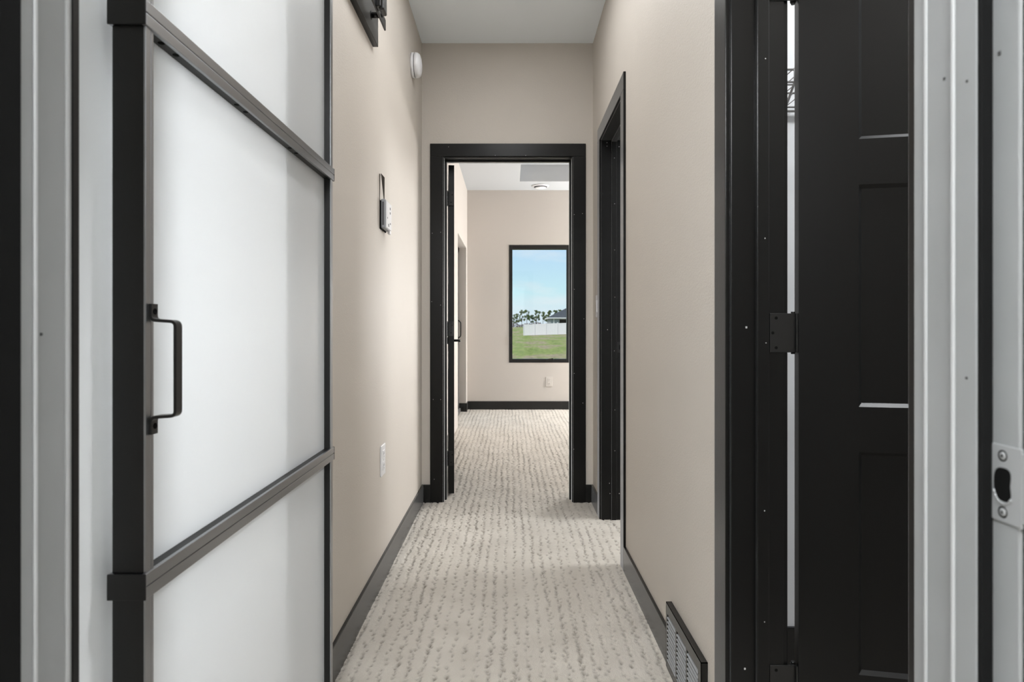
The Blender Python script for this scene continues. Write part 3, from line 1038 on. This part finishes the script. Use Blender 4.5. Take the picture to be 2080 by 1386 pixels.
# ------------------------------------------------------------------ wire shelf in the closet
ws = thing('wire_shelf', 'grey wire closet shelf seen through the door hinge gap', 'shelf', (1.3, 1.88, 1.70))
bm = bmesh.new()
X0s, X1s, ZS = XR + WT + 0.01, KX - 0.01, 1.700
for y, z, r in ((1.600, ZS, 0.0030), (1.600, ZS - 0.032, 0.0030), (1.603, ZS - 0.038, 0.0022), (1.750, ZS - 0.004, 0.0030), (1.872, ZS, 0.0030), (1.872, ZS - 0.012, 0.004)):
    cyl(bm, (X0s, y, z), (X1s, y, z), r, 8)
rr = part('long_rod', bm, M_WIRE, ws)
bm = bmesh.new()
x = X0s + 0.01
while x < X1s:
    cyl(bm, (x, 1.598, ZS + 0.003), (x, 1.885, ZS + 0.003), 0.0014, 6)
    cyl(bm, (x, 1.598, ZS + 0.003), (x, 1.598, ZS - 0.034), 0.0014, 6)
    x += 0.0254
part('cross_wires', bm, M_WIRE, ws)
for x in (0.742, 1.2, 1.7):
    bm = bmesh.new()
    cyl(bm, (x, 1.610, ZS - 0.02), (x, 1.885, ZS - 0.26), 0.0035, 8)
    part('brace', bm, M_WIRE, ws)

# ------------------------------------------------------------------ bedroom window and patio door
wn = thing('window_1', 'tall black framed bedroom window looking out on the lawn', 'window', ((WX0 + WX1) / 2, YB, WZ0), kind='structure')
bm = bmesh.new()
fw, fd0, fd1 = 0.0435, YB - 0.004, YB + 0.085
box(bm, WX0, WX0 + fw, fd0, fd1, WZ0, WZ1, bev=0.002)
box(bm, WX1 - fw + 0.006, WX1, fd0, fd1, WZ0, WZ1, bev=0.002)
box(bm, WX0 + fw, WX1 - fw + 0.006, fd0, fd1, WZ0, WZ0 + 0.046, bev=0.002)
box(bm, WX0 + fw, WX1 - fw + 0.006, fd0, fd1, WZ1 - 0.052, WZ1, bev=0.002)
part('window_frame', bm, M_CAP, wn)
bm = bmesh.new()
box(bm, WX0 + fw - 0.006, WX1 - fw + 0.012, YB + 0.040, YB + 0.046, WZ0 + 0.04, WZ1 - 0.046)
part('pane', bm, M_GLASS, wn)
bm = bmesh.new()
xk, zk = px2(1117, 731.5, YB)
box(bm, xk - 0.05, xk + 0.05, YB - 0.022, YB - 0.003, zk - 0.012, zk + 0.012, bev=0.005)
cyl(bm, (xk - 0.045, YB - 0.03, zk + 0.005), (xk + 0.03, YB - 0.032, zk + 0.016), 0.007, 12)
cyl(bm, (xk + 0.03, YB - 0.045, zk + 0.016), (xk + 0.03, YB - 0.02, zk + 0.016), 0.008, 12)
part('crank_handle', bm, M_HARD, wn)
bm = bmesh.new()
box(bm, WX0 + 0.014, WX0 + 0.028, YB - 0.014, YB - 0.003, 0.83, 0.92, bev=0.003)
part('latch', bm, M_HARD, wn)

PX = -0.628
pd = thing('door_3', 'black framed glass patio door at the far left of the bedroom', 'door', (PX, (PYa + PYb) / 2, 0), kind='structure')
bm = bmesh.new()
for a, b in ((PYa, PYa + 0.09), (PYb - 0.16, PYb)):
    box(bm, PX - 0.045, PX, a, b, 0.0, PH, bev=0.002)
box(bm, PX - 0.045, PX, PYa, PYb, PH - 0.07, PH, bev=0.002)
box(bm, PX - 0.050, PX + 0.02, PYa, PYb, -0.01, 0.045, bev=0.002)
part('door_frame', bm, M_BLACK, pd)
bm = bmesh.new()
box(bm, PX - 0.026, PX - 0.020, PYa + 0.08, PYb - 0.15, 0.04, PH - 0.06)
part('pane', bm, M_GLASS, pd)
bm = bmesh.new()
pts = rounded([(PX - 0.002, 1.125), (PX + 0.030, 1.10), (PX + 0.030, 0.93), (PX - 0.002, 0.905)], 0.03, 8)
sweep_rect(bm, pts, 7.515, 7.545, 0.012)
part('pull_handle', bm, M_HARD, pd)


# ------------------------------------------------------------------ outdoors
def ground_z(x, y):
    z = -0.236 + 0.036 * min(max(x - 2.2, -6), 14)
    if y > 108:
        z += min((y - 108) / 75.0, 1.0) * 1.45
    return z


bm = bmesh.new()
gx = [-120, -60, -30, -15, -8, -4, -2, 0, 2, 4, 6, 8, 10, 12, 14, 16, 20, 30, 60, 120]
gy = [8.05, 12, 20, 30, 45, 60, 75, 85, 95, 101, 108, 120, 135, 150, 165, 183, 210, 260]
vv = [[bm.verts.new((x, y, ground_z(x, y))) for y in gy] for x in gx]
for i in range(len(gx) - 1):
    for j in range(len(gy) - 1):
        f = bm.faces.new((vv[i][j], vv[i + 1][j], vv[i + 1][j + 1], vv[i][j + 1]))
        f.smooth = True
lw = struct('lawn', bm, M_LAWN)
lw['label'] = 'patchy green and brown lawn outside the bedroom window'
bm = bmesh.new()
vs = [bm.verts.new(p) for p in ((-60, -20, -0.45), (-0.70, -20, -0.45), (-0.70, 8.05, -0.45), (-60, 8.05, -0.45))]
bm.faces.new(vs)
struct('ground', bm, M_LAWN)

# fence: rises with the ground to the right and comes slightly nearer
fn = thing('vinyl_fence', 'long white vinyl privacy fence across the lawn', 'fence', (2.2, 100, 0))
npan = 8
for i in range(npan + 1):
    x = 2.2 + i * 1.77
    y = 100 - (x - 2.2) * 0.40
    zb = -0.26 + 0.036 * (x - 2.2)
    bm = bmesh.new()
    box(bm, x - 0.07, x + 0.07, y - 0.07, y + 0.07, zb - 0.15, zb + 1.88, bev=0.01)
    lathe(bm, [(0.115, 0), (0.115, 0.03), (0.002, 0.09)], (x, y, zb + 1.87), (0, 0, 1), n=4)
    part('post', bm, M_VINYL, fn)
    if i < npan:
        x2 = x + 1.77
        y2 = 100 - (x2 - 2.2) * 0.40
        zb2 = -0.26 + 0.036 * (x2 - 2.2)
        bm = bmesh.new()
        nb = 11
        for k in range(nb):
            a, b = k / nb, (k + 1) / nb - 0.006

            def P(t, s, h):
                return (x + (x2 - x) * t, y + (y2 - y) * t + s, zb + (zb2 - zb) * t + h)
            v = [bm.verts.new(P(t, s, h)) for t in (a, b) for s in (-0.02, 0.02) for h in (0.03, 1.80)]
            for q in ((0, 1, 3, 2), (4, 6, 7, 5), (0, 4, 5, 1), (2, 3, 7, 6), (0, 2, 6, 4), (1, 5, 7, 3)):
                bm.faces.new([v[m] for m in q])
        for h0, h1 in ((0.05, 0.20), (1.66, 1.81)):
            v = [bm.verts.new((xx, yy + s, zz + h)) for xx, yy, zz in ((x, y, zb), (x2, y2, zb2)) for s in (-0.035, 0.035) for h in (h0, h1)]
            for q in ((0, 1, 3, 2), (4, 6, 7, 5), (0, 4, 5, 1), (2, 3, 7, 6), (0, 2, 6, 4), (1, 5, 7, 3)):
                bm.faces.new([v[m] for m in q])
        part('fence_panel', bm, M_VINYL, fn)

# house behind the fence
HY = 125.0
s125 = HY / F
hs_ = thing('neighbour_house', 'grey house with dark hip roof behind the white fence', 'house', (16, HY + 6, 0.4))
hx0 = (1118.5 - CX) * s125
zE = EYE + (CY - 645.5) * s125
bm = bmesh.new()
box(bm, hx0, 25.5, HY, HY + 12, 0.2, zE)
part('wall', bm, M_SIDING, hs_)
bm = bmesh.new()
ex0, ex1, ey0, ey1 = hx0 - 0.45, 25.95, HY - 0.45, HY + 12.45
rz = zE + 6.45 * 0.50
b4 = [bm.verts.new(p) for p in ((ex0, ey0, zE), (ex1, ey0, zE), (ex1, ey1, zE), (ex0, ey1, zE))]
r2 = [bm.verts.new((ex0 + 6.45, HY + 6, rz)), bm.verts.new((ex1 - 6.45, HY + 6, rz))]
bm.faces.new((b4[0], b4[1], r2[1], r2[0]))
bm.faces.new((b4[1], b4[2], r2[1]))
bm.faces.new((b4[2], b4[3], r2[0], r2[1]))
bm.faces.new((b4[3], b4[0], r2[0]))
bm.faces.new(list(reversed(b4)))
part('roof', bm, M_SHINGLE, hs_)
bm = bmesh.new()
box(bm, ex0, ex1, ey0 - 0.03, ey0 + 0.05, zE - 0.20, zE + 0.02)
box(bm, ex0 - 0.03, ex0 + 0.05, ey0, ey1, zE - 0.20, zE + 0.02)
part('fascia', bm, M_VINYL, hs_, 'white fascia')
bm = bmesh.new()
xw = (1125 - CX) * s125
box(bm, xw - 0.10, xw + 0.10, HY - 0.10, HY + 0.02, 0.3, zE - 0.25)
part('downspout', bm, M_VINYL, hs_, 'white downspout')
bm = bmesh.new()
x0, x1 = (1136.5 - CX) * s125, (1150 - CX) * s125
box(bm, x0, x1, HY - 0.06, HY + 0.02, 1.55, EYE + (CY - 649.5) * s125)
part('house_window', bm, M_HOLE, hs_, 'dark house window')


# trees
def tree(px, top, Y, spread, label, leafm, bare=0.0, seed=0):
    r = random.Random(seed)
    s = Y / F
    x = (px - CX) * s
    zg = ground_z(x, Y)
    zt = EYE + (CY - top) * s
    h = zt - zg
    e = thing('tree', label, 'tree', (x, Y, zg), group='young trees behind the fence')
    bm = bmesh.new()
    lean = r.uniform(-0.05, 0.05) * h
    pts = [Vector((x + lean * (t ** 1.5) + r.uniform(-.05, .05), Y, zg - 0.1 + h * 0.93 * t)) for t in (0, .25, .5, .75, 1)]
    for k, (a, b) in enumerate(zip(pts, pts[1:])):
        cyl(bm, a, b, 0.085 - 0.016 * k, 7, r2=0.085 - 0.016 * (k + 1))
    tips = []
    for k in range(11):
        t = r.uniform(0.30, 0.97)
        i = min(int(t * 4), 3)
        p = pts[i].lerp(pts[i + 1], t * 4 - i)
        a = r.uniform(0, 6.283)
        L = spread * r.uniform(0.35, 1.0) * (1.15 - 0.45 * t)
        q = p + Vector((math.cos(a) * L, math.sin(a) * L, r.uniform(0.35, 1.0) * L))
        if q.z > zt:
            q.z = zt
        cyl(bm, p, q, 0.028, 5, r2=0.010)
        tips.append(q)
    tips.append(pts[-1])
    part('trunk', bm, M_BARK, e)
    bm = bmesh.new()
    for q in tips:
        for c in range(r.randint(2, 3)):
            o = q + Vector((r.gauss(0, .14), r.gauss(0, .14), r.gauss(0, .12)))
            R = spread * r.uniform(0.20, 0.36)
            for k in range(44):
                d = Vector((r.gauss(0, 1), r.gauss(0, 1), r.gauss(0, 1)))
                d = d.normalized() * R * (r.random() ** 0.4)
                c0 = o + d
                if c0.z > zt:
                    continue
                w = r.uniform(0.07, 0.15)
                n = Vector((r.gauss(0, 1), r.gauss(0, 1), r.gauss(0, 1))).normalized()
                u = n.orthogonal().normalized()
                v = n.cross(u)
                bm.faces.new([bm.verts.new(c0 + u * w), bm.verts.new(c0 + v * w * 0.7), bm.verts.new(c0 - u * w), bm.verts.new(c0 - v * w * 0.7)])
    part('crown', bm, leafm, e)


TREES = [
    (1043.5, 638.5, 188, 0.70, 'pale thin tree at the left edge of the window view', M_LEAFP),
    (1051.0, 636.0, 180, 0.85, 'slim tree with dark crown, second from the left window edge', M_LEAF),
    (1060.0, 629.5, 185, 0.90, 'tall narrow tree rising above the left end of the fence', M_LEAF),
    (1070.5, 629.0, 190, 1.35, 'broad forked tree just right of the fence end', M_LEAF),
    (1081.0, 640.0, 184, 0.80, 'short pale sapling between the forked tree and the leaning tree', M_LEAFP),
    (1090.0, 630.5, 185, 1.35, 'open crowned tree above the middle of the fence', M_LEAF),
    (1102.5, 633.0, 181, 1.45, 'bushy full tree in front of the house gable side', M_LEAF),
    (1116.0, 629.0, 187, 0.90, 'slender tall tree beside the low end of the house roof', M_LEAF),
    (1128.0, 629.5, 192, 1.25, 'tree top showing above the lower slope of the house roof', M_LEAF),
    (1139.5, 629.0, 188, 1.10, 'tree top nearest the ridge of the house roof', M_LEAF),
]
for i, (a, b, c, d, lab, mt) in enumerate(TREES):
    tree(a, b, c, d, lab, mt, seed=40 + i)

hg = thing('brush_hedge', 'low reddish brown line of dry brush under the young trees', 'hedge', (8, 196, 1.2))
bm = bmesh.new()
r = random.Random(3)
for k in range(2600):
    x = r.uniform(-2, 26)
    hgt = 1.15 + 0.5 * math.sin(x * 1.3) * math.sin(x * 0.37 + 1)
    c0 = Vector((x, 196 + r.uniform(-.6, .6), ground_z(x, 196) - 0.1 + r.uniform(0, hgt)))
    w = r.uniform(0.07, 0.16)
    n = Vector((r.gauss(0, 1), r.gauss(0, 1), r.gauss(0, 1))).normalized()
    u = n.orthogonal().normalized()
    v = n.cross(u)
    bm.faces.new([bm.verts.new(c0 + u * w), bm.verts.new(c0 + v * w), bm.verts.new(c0 - u * w), bm.verts.new(c0 - v * w)])
part('twigs', bm, M_BRUSH, hg)


# ------------------------------------------------------------------ light
def area(name, loc, size, power, col=(1, 1, 1), rot=(0, 0, 0), shape='DISK', size_y=None, spread=180):
    l = bpy.data.lights.new(name, 'AREA')
    l.shape = shape
    l.size = size
    if size_y:
        l.size_y = size_y
    l.energy = power
    l.color = col
    l.spread = math.radians(spread)
    o = bpy.data.objects.new(name, l)
    o.location = loc
    o.rotation_euler = rot
    COL.objects.link(o)
    return o


area('hall_ceiling_panel', (0.0, 2.40, HC - 0.004), 0.24, 9.4, (0.985, 0.99, 1.0), (0, 0, 0), 'RECTANGLE', 1.2)
area('hall_entry_downlight', (0.0, 1.25, HC - 0.004), 0.20, 6.5, (0.985, 0.99, 1.0), spread=170)
area('side_room_daylight', (2.80, 3.02, 2.25), 0.8, 62.0, (0.97, 0.985, 1.0), (0, math.radians(48), 0), 'RECTANGLE', 0.55)
area('closet_light', (1.45, 1.10, HC - 0.004), 0.30, 26.0, (0.96, 0.98, 1.0))
area('bath_backlight_fill', (-1.20, 0.70, 1.50), 1.6, 39.0, (0.97, 0.985, 1.0), (0, math.radians(-90), 0), 'RECTANGLE', 0.25)  # unseen strip light added behind the barn door to grade the frosted panels


def bulb(name, loc, r, power, col=(1, 1, 1)):
    l = bpy.data.lights.new(name, 'POINT')
    l.shadow_soft_size = r
    l.energy = power
    l.color = col
    o = bpy.data.objects.new(name, l)
    o.location = loc
    COL.objects.link(o)
    return o


bulb('bedroom_fill', (2.5, 7.47, 1.25), 0.22, 270.0, (1, 0.995, 0.985))  # unseen bulb added to brighten the bedroom, no fixture there
bulb('camera_room_fill', (-0.30, -0.60, 2.25), 0.22, 108.0, (0.97, 0.985, 1.0))  # bulb added behind the camera to brighten the barn glass and near jambs

sun = bpy.data.lights.new('sun', 'SUN')
sun.energy = 3.0
sun.angle = math.radians(1.0)
sun.color = (1, 0.96, 0.9)
so = bpy.data.objects.new('sun', sun)
so.rotation_euler = Vector((0.55, 0.40, -0.72)).to_track_quat('-Z', 'Y').to_euler()
COL.objects.link(so)

w = bpy.data.worlds.new('sky')
S.world = w
w.use_nodes = True
nt = w.node_tree
bg = nt.nodes['Background']
tc = nt.nodes.new('ShaderNodeTexCoord')
sx = nt.nodes.new('ShaderNodeSeparateXYZ')
nt.links.new(tc.outputs['Generated'], sx.inputs[0])
rp = nt.nodes.new('ShaderNodeValToRGB')
e = rp.color_ramp.elements
e[0].position = 0.0
e[0].color = (0.70, 0.80, 0.90, 1)
e[1].position = 1.0
e[1].color = (0.30, 0.55, 0.95, 1)
for pos, c in ((0.022, (0.74, 0.86, 0.94)), (0.055, (0.60, 0.87, 0.95)), (0.13, (0.51, 0.74, 0.99)), (0.4, (0.40, 0.65, 0.95))):
    k = e.new(pos)
    k.color = (*c, 1)
nt.links.new(sx.outputs['Z'], rp.inputs['Fac'])
mp = nt.nodes.new('ShaderNodeMapping')
mp.inputs['Scale'].default_value = (1, 1, 4)
nt.links.new(tc.outputs['Generated'], mp.inputs['Vector'])
nz = nt.nodes.new('ShaderNodeTexNoise')
nz.inputs['Scale'].default_value = 9
nz.inputs['Detail'].default_value = 6
nt.links.new(mp.outputs[0], nz.inputs['Vector'])
cr = nt.nodes.new('ShaderNodeValToRGB')
cr.color_ramp.elements[0].position = 0.52
cr.color_ramp.elements[0].color = (0, 0, 0, 1)
cr.color_ramp.elements[1].position = 0.80
cr.color_ramp.elements[1].color = (0.7, 0.7, 0.7, 1)
nt.links.new(nz.outputs['Fac'], cr.inputs['Fac'])
mx = nt.nodes.new('ShaderNodeMix')
mx.data_type = 'RGBA'
nt.links.new(cr.outputs['Color'], mx.inputs[0])
nt.links.new(rp.outputs['Color'], mx.inputs[6])
mx.inputs[7].default_value = (0.85, 0.90, 0.95, 1)
nt.links.new(mx.outputs[2], bg.inputs['Color'])
bg.inputs['Strength'].default_value = 0.87

# ------------------------------------------------------------------ camera
cam = bpy.data.cameras.new('camera')
cam.sensor_width = 36
cam.sensor_fit = 'HORIZONTAL'
cam.lens = F / 2080 * 36
cam.shift_x = (1040 - CX) / 2080
cam.shift_y = -(693 - CY) / 2080
cam.clip_start = 0.02
cam.clip_end = 800
cam.dof.use_dof = True
cam.dof.focus_distance = 2.6
cam.dof.aperture_fstop = 9.0
co = bpy.data.objects.new('camera', cam)
co.location = (0, 0, EYE)
co.rotation_euler = (math.radians(90), 0, 0)
COL.objects.link(co)
S.camera = co

S.view_settings.view_transform = 'Standard'
S.view_settings.look = 'None'
S.view_settings.gamma = 1
S.view_settings.exposure = 0.2
S.view_settings.use_curve_mapping = False
